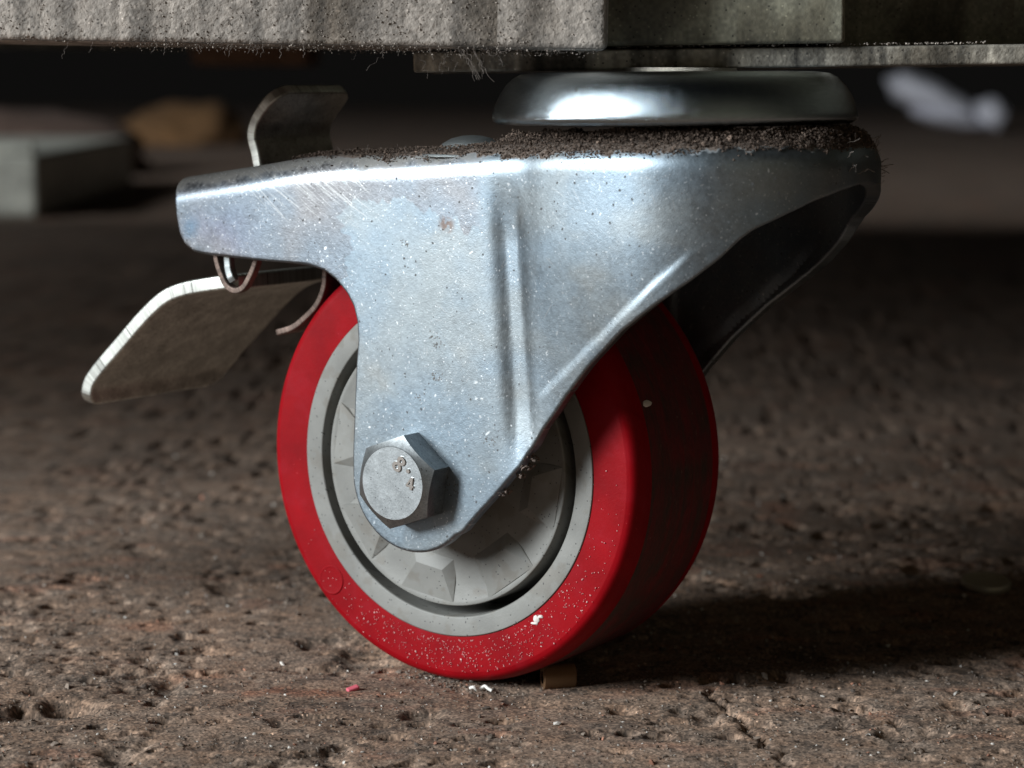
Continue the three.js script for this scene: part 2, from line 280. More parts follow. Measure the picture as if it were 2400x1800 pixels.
// ---------- the caster ----------
const caster = new THREE.Group(); caster.name = 'swivel_caster'; caster.rotation.y = -0.5543; scene.add(caster);
tag(caster, 'swivel caster with red tyre, zinc plated fork and foot brake on the dirt floor', 'caster wheel');

function planZ(x, y) {
  const xg = 18.1 + (87 - y) * .082, b = sm(40, 80, y), zc = RS - ((XS - x) / 22) ** 2 * 2.5, zt = (ZP - 1) + (zc - (ZP - 1)) * b;
  const fade = sm(89, 76, y) * sm(36, 52, y), d = x - xg;
  return ZP + (zt - ZP) * sm(xg - 1, xg + 7, x) - fade * (1.25 * Math.exp(-((d / 2.3) ** 2)) - .4 * Math.exp(-(((d - .1) / .8) ** 2)));
}
function plan(u, y) {
  if (u > um) { const p = plan(2 * um - u, y); return [p[0], -p[1]]; }
  if (u <= XS) return [u, planZ(u, y)];
  const a = Math.PI / 2 - (u - XS) / RS, r0 = planZ(XS, y), r = r0 + (RS - r0) * sm(0, 1.2, Math.PI / 2 - a); return [XS + r * Math.cos(a), r * Math.sin(a)];
}
function forkPoint(u, v) {
  const uu = u > um ? 2 * um - u : u, yt = yTop(uu), vt = yt - RF;
  if (v <= vt) { const p = plan(u, v); if (uu > 22 && uu < 56) { const d = ((uu - 27.5) * .66 - (v - 54.5) * .75) , lip = .26 * sm(-.3, .3, d) * sm(23, 29, uu) * sm(55, 49, uu); p[1] += lip * Math.sign(p[1]); } return [p[0], v, p[1]]; }
  const p = plan(u, vt), a = plan(u - .3, vt), c = plan(u + .3, vt); let tx = c[0] - a[0], tz = c[1] - a[1]; const l = Math.hypot(tx, tz); tx /= l; tz /= l;
  const s = v - vt, L = RF * Math.PI / 2; let ins, y; if (s < L) { const t = s / RF; y = vt + RF * Math.sin(t); ins = RF * (1 - Math.cos(t)); } else { y = yt; ins = RF + s - L; }
  return [p[0] + tz * ins, y, p[1] - tx * ins];
}
function forkAt(u, v, w) {
  const p = forkPoint(u, v); if (!w) return p;
  const e = .25, a = forkPoint(u - e, v), b = forkPoint(u + e, v), c = forkPoint(u, v - e), d = forkPoint(u, v + e);
  const n = V3(b[0] - a[0], b[1] - a[1], b[2] - a[2]).cross(V3(d[0] - c[0], d[1] - c[1], d[2] - c[2])).normalize();   // outward
  return [p[0] - n.x * w, p[1] - n.y * w, p[2] - n.z * w];
}
const vTop = u => yTop(u) - RF + RF * Math.PI / 2 + mix(3, 18, sm(-22, -14, u));
{
  const half = [];
  for (let u = um; u > -51.2; u -= 1.5) half.push([u, vTop(u)]);
  half.push([-51.3, vTop(-51.3)], [-51, 84], [-50.6, 81.8], [-50.2, 78], [-49.6, 75.2], [-48.4, 73.2], [-46.2, 72], [-43, 71.6], [-37, 71.35], [-31, 71.1], [-25, 71], [-21, 70.8], [-17.8, 70.1], [-15.2, 68.6], [-13, 66.5], [-11.7, 64.4], [-11, 62], [-10.8, 59], [-11.2, 55], [-11.6, 48], [-12, 40]);
  for (let a = 184; a <= 316; a += 5.5) { const t = a * Math.PI / 180; half.push([.2 + 12.2 * Math.cos(t), 36.5 + 12.3 * Math.sin(t)]); }
  half.push([10.3, 28.5], [13.2, 31.8], [16.8, 35.5], [21.2, 40.4], [25.6, 47], [29.8, 52.4], [34.2, 57.5], [40.8, 63.7], [47.2, 68.3], [52, 71.6], [56.8, 75.4], [59.6, 78.1], [61.8, 79.7], [64.4, 80.8], [67.2, 82], [72, 83.9], [77.6, 85.3], [81.6, 86], [um, 86.2]);
  const poly = half.slice(); for (let i = half.length - 2; i > 0; i--) poly.push([2 * um - half[i][0], half[i][1]]);
  mesh('fork', sheet(poly, { h: .75, t: TH, b: .5, map: forkAt }), zinc, caster).userData.label = 'zinc plated pressed steel fork with blue heat stains';
}
// swivel cap, kingpin, rivet
{
  const cap = mesh('swivel_cap', lathe([[8, 94.6], [25, 94.8], [28.6, 95.05], [29.4, 95.5], [29.6, 96.1], [29.45, 97.0], [29.05, 98.3], [28.4, 99.7], [27.5, 101.1], [26.3, 102.3], [25, 103.0], [23, 103.25], [8, 103.3]], 160), zincCap, caster);
  cap.position.set(XK * MM, 0, 0); cap.rotation.z = .012; cap.userData.label = 'shiny domed swivel bearing cap under the frame';
  const kp = mesh('kingpin', lathe([[0, 86], [8, 86], [9, 87], [9, 104], [0, 104]], 48), darkSteel, caster); kp.position.set(XK * MM, 0, 0);
  const rv = mesh('rivet', lathe([[0, 3.0], [1.6, 2.9], [3.4, 2.45], [4.9, 1.6], [5.8, .6], [6.4, .1], [9, 0], [9, -.6], [0, -.6]].reverse(), 64), zincPlain, caster); rv.position.set(5.5 * MM, 89.9 * MM, 15 * MM);
}
// wheel
const wheel = new THREE.Group(); wheel.name = 'wheel'; wheel.position.set(0, R * MM, 0); wheel.rotation.x = Math.PI / 2; caster.add(wheel);   // lathe y -> local z
{
  const redTex = tex(1024, 1024, (x, y, o) => {
    const n = fbm(x * 12, y * 12, 501, 5, 12), k = vn(x * 300, y * 300, 503), f = .94 + (n - .5) * .24; let r = .57 * f, g = .03 * f, b = .075 * f;
    const du = sm(.5, .8, fbm(x * 22 + 5, y * 22, 505, 4)) * .22; r = mix(r, .58, du); g = mix(g, .18, du); b = mix(b, .22, du);
    o[0] = r; o[1] = g; o[2] = b; if (k > .985) { o[0] = .8; o[1] = .3; o[2] = .32; }
  }, true); redTex.repeat.set(16, 16);
  const red = new THREE.MeshPhysicalMaterial({ map: redTex, roughness: .5, specularIntensity: .2, bumpMap: peel, bumpScale: .00003 });
  const greyTex = tex(512, 512, (x, y, o) => { const n = fbm(x * 10, y * 10, 511, 5, 10), f = .96 + (n - .5) * .2; o[0] = .515 * f; o[1] = .515 * f; o[2] = .50 * f; const du = sm(.56, .74, fbm(x * 16, y * 16, 515, 4, 16)) * .3; o[0] = mix(o[0], .40, du); o[1] = mix(o[1], .37, du); o[2] = mix(o[2], .33, du); const c = hash2(Math.floor(x * 256), Math.floor(y * 256), 513); if (c > .993) o[0] = o[1] = o[2] = .2; }, true); greyTex.repeat.set(22, 22);
  const grey = new THREE.MeshStandardMaterial({ map: greyTex, roughness: .55, bumpMap: peel, bumpScale: .00003 });
  const planar = g => { const p = g.attributes.position, uv = g.attributes.uv; for (let i = 0; i < p.count; i++) uv.setXY(i, p.getX(i) + p.getY(i) * .7, p.getZ(i) + p.getY(i) * .7); return g; };
  const sym = (pts) => [...pts.map(([r, y]) => [r, -y]).reverse(), ...pts];
  const tp = [[37.55, 0], [37.55, 6], [37.5, 10.5]]; for (let i = 1; i <= 8; i++) { const a = i / 8 * Math.PI / 2; tp.push([37.5 - 2.0 * (1 - Math.cos(a)), 10.9 + 3.9 * Math.sin(a)]); } tp.push([35.3, 14.9], [29.35, 14.95], [29.2, 14.6], [29.2, 0]);
  mesh('tyre', planar(lathe([...tp.slice(1).map(([r, y]) => [r, -y]).reverse(), ...tp].reverse(), 200)), red, wheel).userData.label = 'red polyurethane tyre with dusty face';
  const shadeDirtTex = tex(1024, 512, (x, y, o) => {  // dirt on the tread, with its shaded darkness painted into the colour
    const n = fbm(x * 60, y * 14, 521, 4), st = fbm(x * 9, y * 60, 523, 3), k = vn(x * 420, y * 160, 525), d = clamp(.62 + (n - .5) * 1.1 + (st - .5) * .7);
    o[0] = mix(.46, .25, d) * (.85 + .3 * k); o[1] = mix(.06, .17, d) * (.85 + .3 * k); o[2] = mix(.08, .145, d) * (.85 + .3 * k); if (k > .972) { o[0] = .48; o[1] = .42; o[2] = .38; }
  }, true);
  const band = mesh('shaded_dirt_band', lathe([[37.3, -11.2], [37.5, -10.4], [37.64, -6], [37.66, 0], [37.64, 6], [37.5, 10.4], [37.3, 11.2]].reverse(), 200), new THREE.MeshStandardMaterial({ map: shadeDirtTex, roughness: .7, bumpMap: peel, bumpScale: .00003 }), wheel); band.userData.label = 'dirty worn rolling band of the tyre, painted darker to stand for shade';
  mesh('rim', planar(lathe([[25.8, -9], [25.8, 14.7], [26.1, 15.05], [29.0, 15.1], [29.25, 14.95], [29.25, -14.9], [26, -15], [25.8, -14.7], [25.8, -9]], 180)), grey, wheel).userData.label = 'grey plastic rim ring';
  mesh('hub', planar(lathe([[0, 14.6], [17, 14.6], [20, 14.5], [23.2, 14.9], [23.8, 15.2], [24, 14.8], [24.0, 3], [25.8, 2.8], [25.8, -2.8], [24, -3], [24, -15], [17, -14.6], [0, -14.6]].reverse(), 160)), grey, wheel).userData.label = 'light grey hub disc';
  // raised wedges round the hub
  for (let k = 0; k < 8; k++) {
    const a = (-99 + 45 * k) * Math.PI / 180, g = new THREE.BufferGeometry(), zb = 14.3, ztI = 15.55, ztO = 15.0;
    const q = (r, da, z) => [r * Math.cos(a + da) * MM, z * MM, -r * Math.sin(a + da) * MM];
    const B = [q(15.6, -.30, zb), q(15.6, .30, zb), q(23.7, .25, zb), q(23.7, -.25, zb)], T = [q(17.9, -.15, ztI), q(17.9, .15, ztI), q(23.5, .235, ztO), q(23.5, -.235, ztO)];
    const P = []; const quad = (m, n, o, p) => P.push(...m, ...n, ...o, ...m, ...o, ...p);
    quad(T[0], T[3], T[2], T[1]); quad(B[0], T[0], T[1], B[1]); quad(B[1], T[1], T[2], B[2]); quad(B[2], T[2], T[3], B[3]); quad(B[3], T[3], T[0], B[0]);
    g.setAttribute('position', new THREE.Float32BufferAttribute(P, 3)); g.setAttribute('uv', new THREE.Float32BufferAttribute(P.filter((_, i) => i % 3 !== 1), 2)); g.computeVertexNormals();
    // make sure faces look outward
    const n = g.attributes.normal; if (n.getY(0) < 0) { const p = g.attributes.position; for (let i = 0; i < p.count; i += 3) { const x = [p.getX(i), p.getY(i), p.getZ(i)]; p.setXYZ(i, p.getX(i + 1), p.getY(i + 1), p.getZ(i + 1)); p.setXYZ(i + 1, ...x); } g.computeVertexNormals(); }
    mesh('wedge', g, grey, wheel);
  }
  // moulding mark: a raised disc on the tyre face
  const mk = mesh('moulding_mark', lathe([[0, .02], [2.1, .02], [2.35, .14], [2.55, .14], [2.7, -.1]].reverse(), 48), red, wheel); mk.position.set(-24.0 * MM, 14.95 * MM, 22.6 * MM);
}
{
  const white = new THREE.MeshStandardMaterial({ color: new THREE.Color().setRGB(.7, .66, .62), roughness: .6 });
  const fleck = (x, y, z, n, w, h, seed) => { const g = new THREE.IcosahedronGeometry(1, 2), p = g.attributes.position; for (let i = 0; i < p.count; i++) { const a = p.getX(i), b = p.getY(i), c = p.getZ(i), f = .7 + .8 * fbm(a * 2.3 + seed, b * 2.3 + c, 771, 3); p.setXYZ(i, a * f * w * MM, b * f * h * MM, c * .22 * MM); } g.computeVertexNormals(); const o = mesh('paint_fleck', g, white, wheel); o.position.set(x * MM, y * MM, z * MM); o.lookAt(o.getWorldPosition(V3()).add(V3(...n).applyQuaternion(wheel.getWorldQuaternion(new THREE.Quaternion())))); };
  scene.updateMatrixWorld(true);
  fleck(35.4, 8.5, -12.55, [.94, 0, -.33], 1.3, .5, 3); fleck(18.5, 15.0, 24, [0, 1, 0], .55, .6, 6); fleck(19.3, 15.0, 23.5, [0, 1, 0], .45, .25, 9); fleck(18.1, 15.0, 24.8, [0, 1, 0], .6, .2, 14);
}
// axle bolt with chamfered hexagon head
{
  const ev = new Evaluator(); ev.attributes = ['position', 'normal', 'uv'];
  const hx = new THREE.CylinderGeometry(8.0, 8.0, 5.4, 6).rotateY(50 * Math.PI / 180), a = new Brush(hx); a.updateMatrixWorld();
  const cone = new THREE.LatheGeometry([[0, -4], [9, -4], [9, .9], [6.15, 2.55], [6.0, 2.7], [0, 2.7]].map(p => new THREE.Vector2(...p)), 96), b = new Brush(cone); b.updateMatrixWorld();
  let g = ev.evaluate(a, b, INTERSECTION).geometry; g = toCreasedNormals(mergeVertices(g.index ? g.toNonIndexed() : g), .35); g.scale(MM, MM, MM); g.rotateX(Math.PI / 2); g.translate(0, 0, (ZP + 2.71) * MM); metricUV(g);
  const bolt = mesh('axle_bolt', g, boltSteel, caster); bolt.position.set(.2 * MM, 36.6 * MM, 0); bolt.userData.label = 'bright hexagon bolt head stamped 8.4';
  const font = await new FontLoader().loadAsync('fonts/droid/droid_sans_bold.typeface.json');
  const put = (s, size, x, y, rot) => { const t = new TextGeometry(s, { font, size, depth: .22, curveSegments: 6, bevelEnabled: true, bevelThickness: .12, bevelSize: .06, bevelSegments: 2 }); t.computeBoundingBox(); const c = t.boundingBox.getCenter(V3()); t.translate(-c.x, -c.y, 0); t.rotateZ(rot); t.scale(MM, MM, MM); metricUV(t); const o = mesh('stamped_mark', t, markSteel, bolt); o.position.set(x * MM, y * MM, (ZP + 5.3) * MM); };
  put('8', 2.7, 1.45, 3.35, -.75); put('.', 2.6, 3.25, 2.35, -.9); put('4', 2.0, 3.65, .35, -.12);
  const shaft = mesh('axle', new THREE.CylinderGeometry(4 * MM, 4 * MM, 58 * MM, 32).rotateX(Math.PI / 2), boltSteel, caster); shaft.position.set(.2 * MM, 36.6 * MM, -2 * MM);
  const nut = mesh('axle_nut', new THREE.CylinderGeometry(7.5 * MM, 7.5 * MM, 6.5 * MM, 6).rotateX(Math.PI / 2), boltSteel, caster); nut.position.set(.2 * MM, 36.6 * MM, -(ZP + 3.3) * MM);
  for (const s of [-1, 1]) { const sp = mesh('hub_spacer', new THREE.CylinderGeometry(8 * MM, 8.4 * MM, 7.9 * MM, 40).rotateX(s * Math.PI / 2), grey2(), caster); sp.position.set(.1 * MM, 37 * MM, s * 18.4 * MM); }
}
function grey2() { return darkSteel; }
// brake parts
{
  const ped = bentStrip([[-78.2, 42.6], [-77.2, 46.6], [-75.6, 48.8], [-69.3, 54.8], [-62, 61.4], [-57.5, 64.5], [-53, 66.1], [-47.4, 67.2], [-43.5, 67.8], [-40.5, 68.0]], L => roundRect(0, L, -20.2, 20.2, [7, 2, 2, 2.4]), { t: 2.6, b: .45 });
  mesh('brake_pedal', ped, leverSteel, caster).userData.label = 'bent steel brake pedal pointing down';
  const tab = bentStrip([[-45.6, 71.5], [-44.6, 77], [-43.9, 83], [-44.5, 88], [-45.5, 91.6], [-45.0, 94.2], [-43.6, 96.4], [-39.3, 100.9]], L => roundRect(0, L, -11, 11, [1, 3.4, 3.8, 1]), { t: 2.0, b: .4 });
  mesh('release_lever', tab, leverSteel, caster).userData.label = 'upright curved brake release lever';
  const sp = bentStrip([[-43.4, 73.5], [-43, 70.6], [-41.9, 67.9], [-40.8, 66.4], [-39.4, 65.9], [-38, 66.4], [-36.8, 67.9], [-35.6, 70.1], [-34.6, 73]], L => roundRect(0, L, 20.5, 22.1, [.2, .2, .2, .2]), { t: 1.0, b: .2, h: .4 });
  mesh('brake_spring', sp, rustySpring, caster).userData.label = 'thin rusty U shaped spring clip';
  const cl = bentStrip([[-40.6, 74], [-40.4, 70.8], [-40.2, 69], [-39.4, 67.2]], L => roundRect(0, L, 20.5, 22.0, [.2, .5, .5, .2]), { t: 1.5, b: .3, h: .35 });
  mesh('pivot_tongue', cl, zincPlain, caster);
  const hk = bentStrip([[-26.9, 74], [-27, 69.3], [-27.3, 65.8], [-28.9, 62.5], [-31.9, 59.7], [-34.6, 57.9], [-38.8, 56.6]], L => roundRect(0, L, -12, 12, [.5, 1.2, 1.2, .5]), { t: 1.1, b: .25, h: .6 });
  mesh('brake_shoe', hk, rustySpring, caster).userData.label = 'thin curved brake shoe strip against the tyre';
}

// ---------- the cart above ----------
const cart = new THREE.Group(); cart.name = 'cart_frame'; scene.add(cart);
tag(cart, 'dusty steel cart frame resting on the caster', 'cart');
const dustyTex = (seed, base, streak) => tex(1024, 1024, (x, y, o) => {
  const n = fbm(x * 14, y * 14, seed, 5, 14, .6), st = fbm(x * 46, y * 3, seed + 3, 3, 0), k = vn(x * 190, y * 170, seed + 7), bl = fbm(x * 7, y * 3, seed + 5, 3);
  let f = .95 + (n - .5) * .5 + (st - .5) * streak * 1.1 + (k - .5) * .26; const d = sm(.52, .66, bl); f *= 1 - .32 * d; const w = hash2(Math.floor(x * 330), Math.floor(y * 330), seed); if (w > .988) f *= .6; if (w < .012) f *= 1.3;
  o[0] = base[0] * f; o[1] = base[1] * f * mix(1, .97, d); o[2] = base[2] * f * mix(1, .93, d);
}, true);
const dustBump = tex(1024, 1024, (x, y, o) => { o[0] = o[1] = o[2] = .4 + .7 * (fbm(x * 40, y * 40, 611, 5, 40, .7) - .3); }, false); dustBump.repeat.set(14, 14);
const beamMat = new THREE.MeshStandardMaterial({ map: rep(dustyTex(601, [.60, .57, .54], .5), 11), bumpMap: dustBump, bumpScale: .0005, roughness: .85 });
const blockMat = new THREE.MeshStandardMaterial({ map: rep(dustyTex(621, [.50, .49, .43], .3), 11), bumpMap: dustBump, bumpScale: .0002, roughness: .6 });
const barMat = new THREE.MeshStandardMaterial({ map: rep(dustyTex(641, [.56, .54, .50], 1.0), 11), bumpMap: dustBump, bumpScale: .0004, roughness: .7, metalness: .15 });
const deckMat = blockMat;
const beam = mesh('beam', metricUV(boxAt(-260, 17.4, 106.75, 157, -20, 30, 1.2)), beamMat, cart); beam.rotation.z = -.011; beam.userData.label = 'dust covered beam end catching the daylight';
mesh('end_block', metricUV(boxAt(15, 59, 107.05, 156, -60, 19, .8)), blockMat, cart).rotation.z = .018;
mesh('rear_beam', metricUV(boxAt(58, 330, 106.9, 160, -80, -14, 1)), deckMat, cart).rotation.z = .006;
const bar = mesh('flat_bar', metricUV(boxAt(-11, 330, 103.45, 106.7, -40, 17, .5)), barMat, cart); bar.rotation.z = .018; bar.position.y = -.0002;
mesh('deck', metricUV(boxAt(-900, 900, 228, 242, -900, 22, 1)), deckMat, cart);
mesh('cross_member', metricUV(boxAt(-900, 900, 118, 171, -900, -860, 2)), deckMat, cart);
mesh('upright', metricUV(boxAt(-239, -200, 160, 227.5, -16, 10, 2)), deckMat, cart); mesh('upright', metricUV(boxAt(260, 300, 168, 227.5, -60, -20, 2)), deckMat, cart);
mesh('cross_member', metricUV(boxAt(200, 250, 118, 160, -858, -82, 2)), deckMat, cart);
const lug = mesh('support_block', metricUV(boxAt(-178, -118, 108, 170, -858, -800, 3)), new THREE.MeshStandardMaterial({ map: rep(plainTex(681, [.55, .42, .34], .5), 6), roughness: .9 }), cart);

// ---------- dust, lint and grit ----------
function crumbGeo(seed) { const g = new THREE.IcosahedronGeometry(1, 0).toNonIndexed(), r = rng(seed), p = g.attributes.position, m = new Map(); for (let i = 0; i < p.count; i++) { const k = [p.getX(i), p.getY(i), p.getZ(i)].map(x => x.toFixed(3)).join(); if (!m.has(k)) m.set(k, .6 + .7 * r()); const f = m.get(k); p.setXYZ(i, p.getX(i) * f, p.getY(i) * f, p.getZ(i) * f); } g.computeVertexNormals(); return g; }
function scatter(name, n, geo, mat, place, parent = scene) {
  const im = new THREE.InstancedMesh(geo, mat, n), M = new THREE.Matrix4(), q = new THREE.Quaternion(), e = new THREE.Euler(), c = new THREE.Color();
  for (let i = 0; i < n; i++) { const { p, s, col, r } = place(i); e.set(r * 6.3, r * 17, r * 29); q.setFromEuler(e); M.compose(p, q, V3(s[0], s[1], s[2])); im.setMatrixAt(i, M); im.setColorAt(i, c.setRGB(...col)); }
  im.name = name; im.castShadow = im.receiveShadow = true; parent.add(im); return im;
}
const dustMat = new THREE.MeshStandardMaterial({ roughness: 1 });
{
  const r = rng(77);
  const d = scatter('dust', 25000, crumbGeo(3), dustMat, i => {
    let u, v, thick;
    if (i < 60) { const [a, b] = [[20.4, 39.6], [21.6, 41], [22.6, 42.6], [17.6, 36.4]][i % 4], p = forkAt(a, b, r() * 2.5), s = (.12 + .2 * r()) * MM, k = .7 + r(); return { p: V3((p[0] + .3 + (r() - .5) * 1.2) * MM, (p[1] - .5 + (r() - .5) * 1.2) * MM, p[2] * MM).applyEuler(caster.rotation), s: [s, s * .7, s * (1 + r())], col: [.13 * k, .1 * k, .085 * k], r: r() }; }
    for (;;) {
      u = -28 + r() * (um + 28 + 20); const uu = u > um ? 2 * um - u : u, vt = yTop(uu) - RF; v = vt + 1.6 + Math.pow(r(), .8) * 11;
      const edge = vt + mix(mix(3.4, 2.3, sm(12, 20, uu)), 3.3, sm(46, 58, uu)) + (fbm(u / 2.2, 3, 701, 4) - .5) * 2.6 + Math.max(0, -6 - uu) * .12; if (v < edge && r() > .03) continue;
      thick = (uu > 14 ? 1.9 * sm(vt + 2, vt + 6, v) + .2 : .7) * (.4 + .9 * fbm(u / 3, v / 3, 703, 3)); if (r() > (uu > 17 ? 1 : .55)) continue; break;
    }
    const p = forkAt(u, v, 0), s = (.085 + .32 * r() * r() * r() * r()) * MM, k = .6 + .9 * r() * r(), w = r() > .96 ? 2.2 : 1;
    const wp = V3(p[0] * MM, (p[1] + r() * thick) * MM, p[2] * MM).applyEuler(caster.rotation);
    return { p: wp, s: [s * (1 + r()), s * (.5 + .5 * r()), s * (1 + r())], col: [.115 * k * w, .084 * k * w, .066 * k * w], r: r() };
  });
  d.userData = { kind: 'stuff', label: 'dark brown crumbly dust heaped on top of the fork', category: 'dust' };
  const d2 = scatter('dust', 2600, crumbGeo(9), dustMat, () => {
    // clinging to the beam face and its lower edge
    let x, y, z; const t = r();
    if (t < .3) { x = -84 + r() * 101; const dens = fbm(x / 9, 4, 711, 3); const hgt = Math.pow(r(), 1.6) * 14; x = x * 1; y = 106.8 + hgt - x * .011; z = 30.05; if (dens < .42 && r() > .25) x = -30 + r() * 40; }
    else if (t < .8) { x = -60 + r() * 77; y = 106.75 - r() * r() * 1.2 - x * .011; z = 29.6 - r() * 5; }
    else { x = 20 + r() * 60; y = 106.9 + x * .018 + (r() - .5) * .3; z = 18 - r() * 10; }
    const s = (.06 + .11 * r() * r()) * MM, k = .7 + r() * .6; return { p: V3(x * MM, y * MM, z * MM), s: [s * (1 + r()), s * (.6 + r()), s], col: [.27 * k, .235 * k, .205 * k], r: r() };
  });
  d2.name = 'dust_001'; d2.userData = { kind: 'stuff', label: 'pale grey dust clinging to the beam and its lower edge', category: 'dust' };
  // lint: fine curled fibres hanging off the beam and the cap
  const fib = []; const strand = (p, q, bend, rad, n = 8) => { const pts = []; for (let i = 0; i <= n; i++) { const t = i / n; pts.push(V3(mix(p[0], q[0], t) + (r() - .5) * bend, mix(p[1], q[1], t) + (r() - .5) * bend, mix(p[2], q[2], t) + (r() - .5) * bend).multiplyScalar(MM)); } fib.push(new THREE.TubeGeometry(new THREE.CatmullRomCurve3(pts), 22, rad * MM, 4)); };
  for (let i = 0; i < 11; i++) { const x = -22 + r() * 26; strand([x, 106.6, 27 + r() * 2], [x + (r() - .5) * 6, 105.4 - r() * 3.6, 28 + r()], 1.2, .014); }
  for (let i = 0; i < 6; i++) { const x = -5 + r() * 2.4; strand([x, 106.7, 29], [x + 1.5 + r() * 2, 103.4 - r() * 2, 29], .5, .03); }
  for (let i = 0; i < 22; i++) { const x = -70 + r() * 75; strand([x, 106.9 - x * .011, 29.5], [x + (r() - .5) * 2, 106.2 - r() * 1.2, 29.8], .4, .025); }
  const toW = p => V3(...p).multiplyScalar(MM).applyEuler(caster.rotation).multiplyScalar(1000).toArray();
  for (let i = 0; i < 46; i++) { const u = um - 6 + r() * 46, v = yTop(60) - RF - 3 + r() * 9, p = forkAt(u, v, 0), q = forkAt(u + (r() - .5) * 3, v + (r() - .5) * 2, -(.6 + r() * 1.6)); strand(toW(p), toW(q), .35, .03 + r() * .03, 5); }
  for (let i = 0; i < 40; i++) { const u = -20 + r() * 60, p = forkAt(u, yTop(u) - RF + 5.5 + r() * 2, 0), q = forkAt(u + (r() - .5) * 1.4, yTop(u) - RF + 5 + r() * 2, -(.4 + r() * .8)); strand(toW(p), toW(q), .25, .03, 4); }
  const l = mesh('lint', mergeGeometries(fib), new THREE.MeshStandardMaterial({ color: new THREE.Color().setRGB(.22, .19, .17), roughness: 1 }), scene); l.userData = { kind: 'stuff', label: 'fine lint fibres hanging from the beam and fork', category: 'lint' };
  // grit on the floor
  const gr = scatter('grit', 17000, crumbGeo(21), new THREE.MeshStandardMaterial({ roughness: .8 }), () => {
    let x = -.1 + r() * .22, z = .08 - Math.pow(r(), 1.4) * .32; const t = r(); if (r() < .09) { const a = (r() - .5) * 34, b = (r() + r() + r() - 1.5) * 11; x = (.85 * b - .526 * a) * MM; z = (.526 * b + .85 * a) * MM; }
    const s = (.08 + .22 * r() * r() + (r() > .992 ? .35 : 0)) * MM; let col = t > .93 ? [.55, .52, .48] : t > .89 ? [.30, .14, .09] : t > .25 ? [.19, .15, .12] : [.11, .085, .07]; const k = .7 + .6 * r(); col = col.map(c => c * k);
    return { p: V3(x, floorHeight(x, z) + s * .35, z), s: [s * (1 + r()), s * .8, s * (1 + r())], col, r: r() };
  });
  gr.userData = { kind: 'stuff', label: 'fine grit and pale crumbs strewn over the floor', category: 'grit' };
  // dust specks on the tyre face
  const sp = scatter('tyre_dust', 620, crumbGeo(31), new THREE.MeshStandardMaterial({ roughness: .9 }), () => {
    const a = -Math.PI * (.08 + .95 * r()) + (r() < .5 ? .9 : 0), low = Math.pow(r(), .5), rr = 29.8 + 5.6 * r(), ang = -Math.PI / 2 + (r() + r() + r() - 1.28) * 1.05; void a; void low;
    const L = V3(rr * Math.cos(ang) * MM, (R + rr * Math.sin(ang)) * MM, 15.0 * MM).applyEuler(caster.rotation), s = (.05 + .09 * r() * r()) * MM; return { p: L, s: [s, s * (1 + r()), s], col: r() > .8 ? [.75, .5, .48] : [.62, .26, .26], r: r() };
  });
  sp.userData = { kind: 'stuff', label: 'pale dust specks stuck to the tyre face', category: 'dust' };
}
// ---------- small things on the floor ----------
{
  const stub = new THREE.Group(); stub.name = 'wooden_stub'; const wood = new THREE.MeshStandardMaterial({ map: rep(plainTex(721, [.40, .29, .18], .7), 60), roughness: .85 }), pale = new THREE.MeshStandardMaterial({ map: rep(plainTex(723, [.62, .50, .34], .5), 90), roughness: .9 });
  const tube = new THREE.LatheGeometry([[1.1, -2.8], [2.1, -2.8], [2.2, -2.6], [2.2, 2.6], [2.1, 2.8], [1.1, 2.8]].map(p => new THREE.Vector2(p[0] * MM, p[1] * MM)), 28); tube.rotateZ(Math.PI / 2); tube.scale(1, 1, .8);
  mesh('shell', tube, wood, stub); mesh('core', new THREE.CylinderGeometry(1.25 * MM, 1.25 * MM, 4.9 * MM, 20).rotateZ(Math.PI / 2), pale, stub);
  stub.position.set(.0116, floorHeight(.0116, .0142) + .0018, .0142); stub.rotation.y = .25; scene.add(stub); tag(stub, 'short brown tube stub wedged under the red tyre', 'stub');
  const chip = mesh('red_chip', metricUV(boxAt(-1.1, 1.1, -.35, .35, -.6, .6, .3)), new THREE.MeshStandardMaterial({ color: new THREE.Color().setRGB(.62, .12, .16), roughness: .6 }), scene); chip.position.set(-.023, floorHeight(-.023, .018) + .0003, .018); chip.rotation.set(.2, .5, .15); tag(chip, 'small pinkish red chip lying on the floor before the tyre', 'chip');
  const pts = []; for (let i = 0; i < 7; i++) pts.push(V3((-1.8 + i * .62) * MM, (.25 + .3 * Math.sin(i * 1.9)) * MM, .45 * Math.sin(i * 1.3) * MM));
  const cr = mesh('plastic_crumb', new THREE.TubeGeometry(new THREE.CatmullRomCurve3(pts), 24, .3 * MM, 7), new THREE.MeshStandardMaterial({ color: new THREE.Color().setRGB(.78, .76, .72), roughness: .5 }), scene); cr.position.set(-.0015, floorHeight(-.0015, .0165) + .0002, .0165); tag(cr, 'tiny twisted white plastic crumb at the foot of the tyre', 'crumb');
  const dm = new THREE.MeshStandardMaterial({ map: rep(plainTex(731, [.78, .76, .70], .4), 40), roughness: .4, metalness: .5 });
  const disc = mesh('metal_disc', lathe([[0, 1.0], [3.6, 1.0], [4.1, 1.5], [4.7, 1.5], [5.0, 1.2], [5.0, .3], [4.7, 0], [0, 0]].reverse(), 48), dm, scene); disc.position.set(.098, floorHeight(.098, -.066) + .0006, -.066); disc.rotation.set(.14, 0, -.03); tag(disc, 'small round metal disc lying in the shadow', 'disc');
}
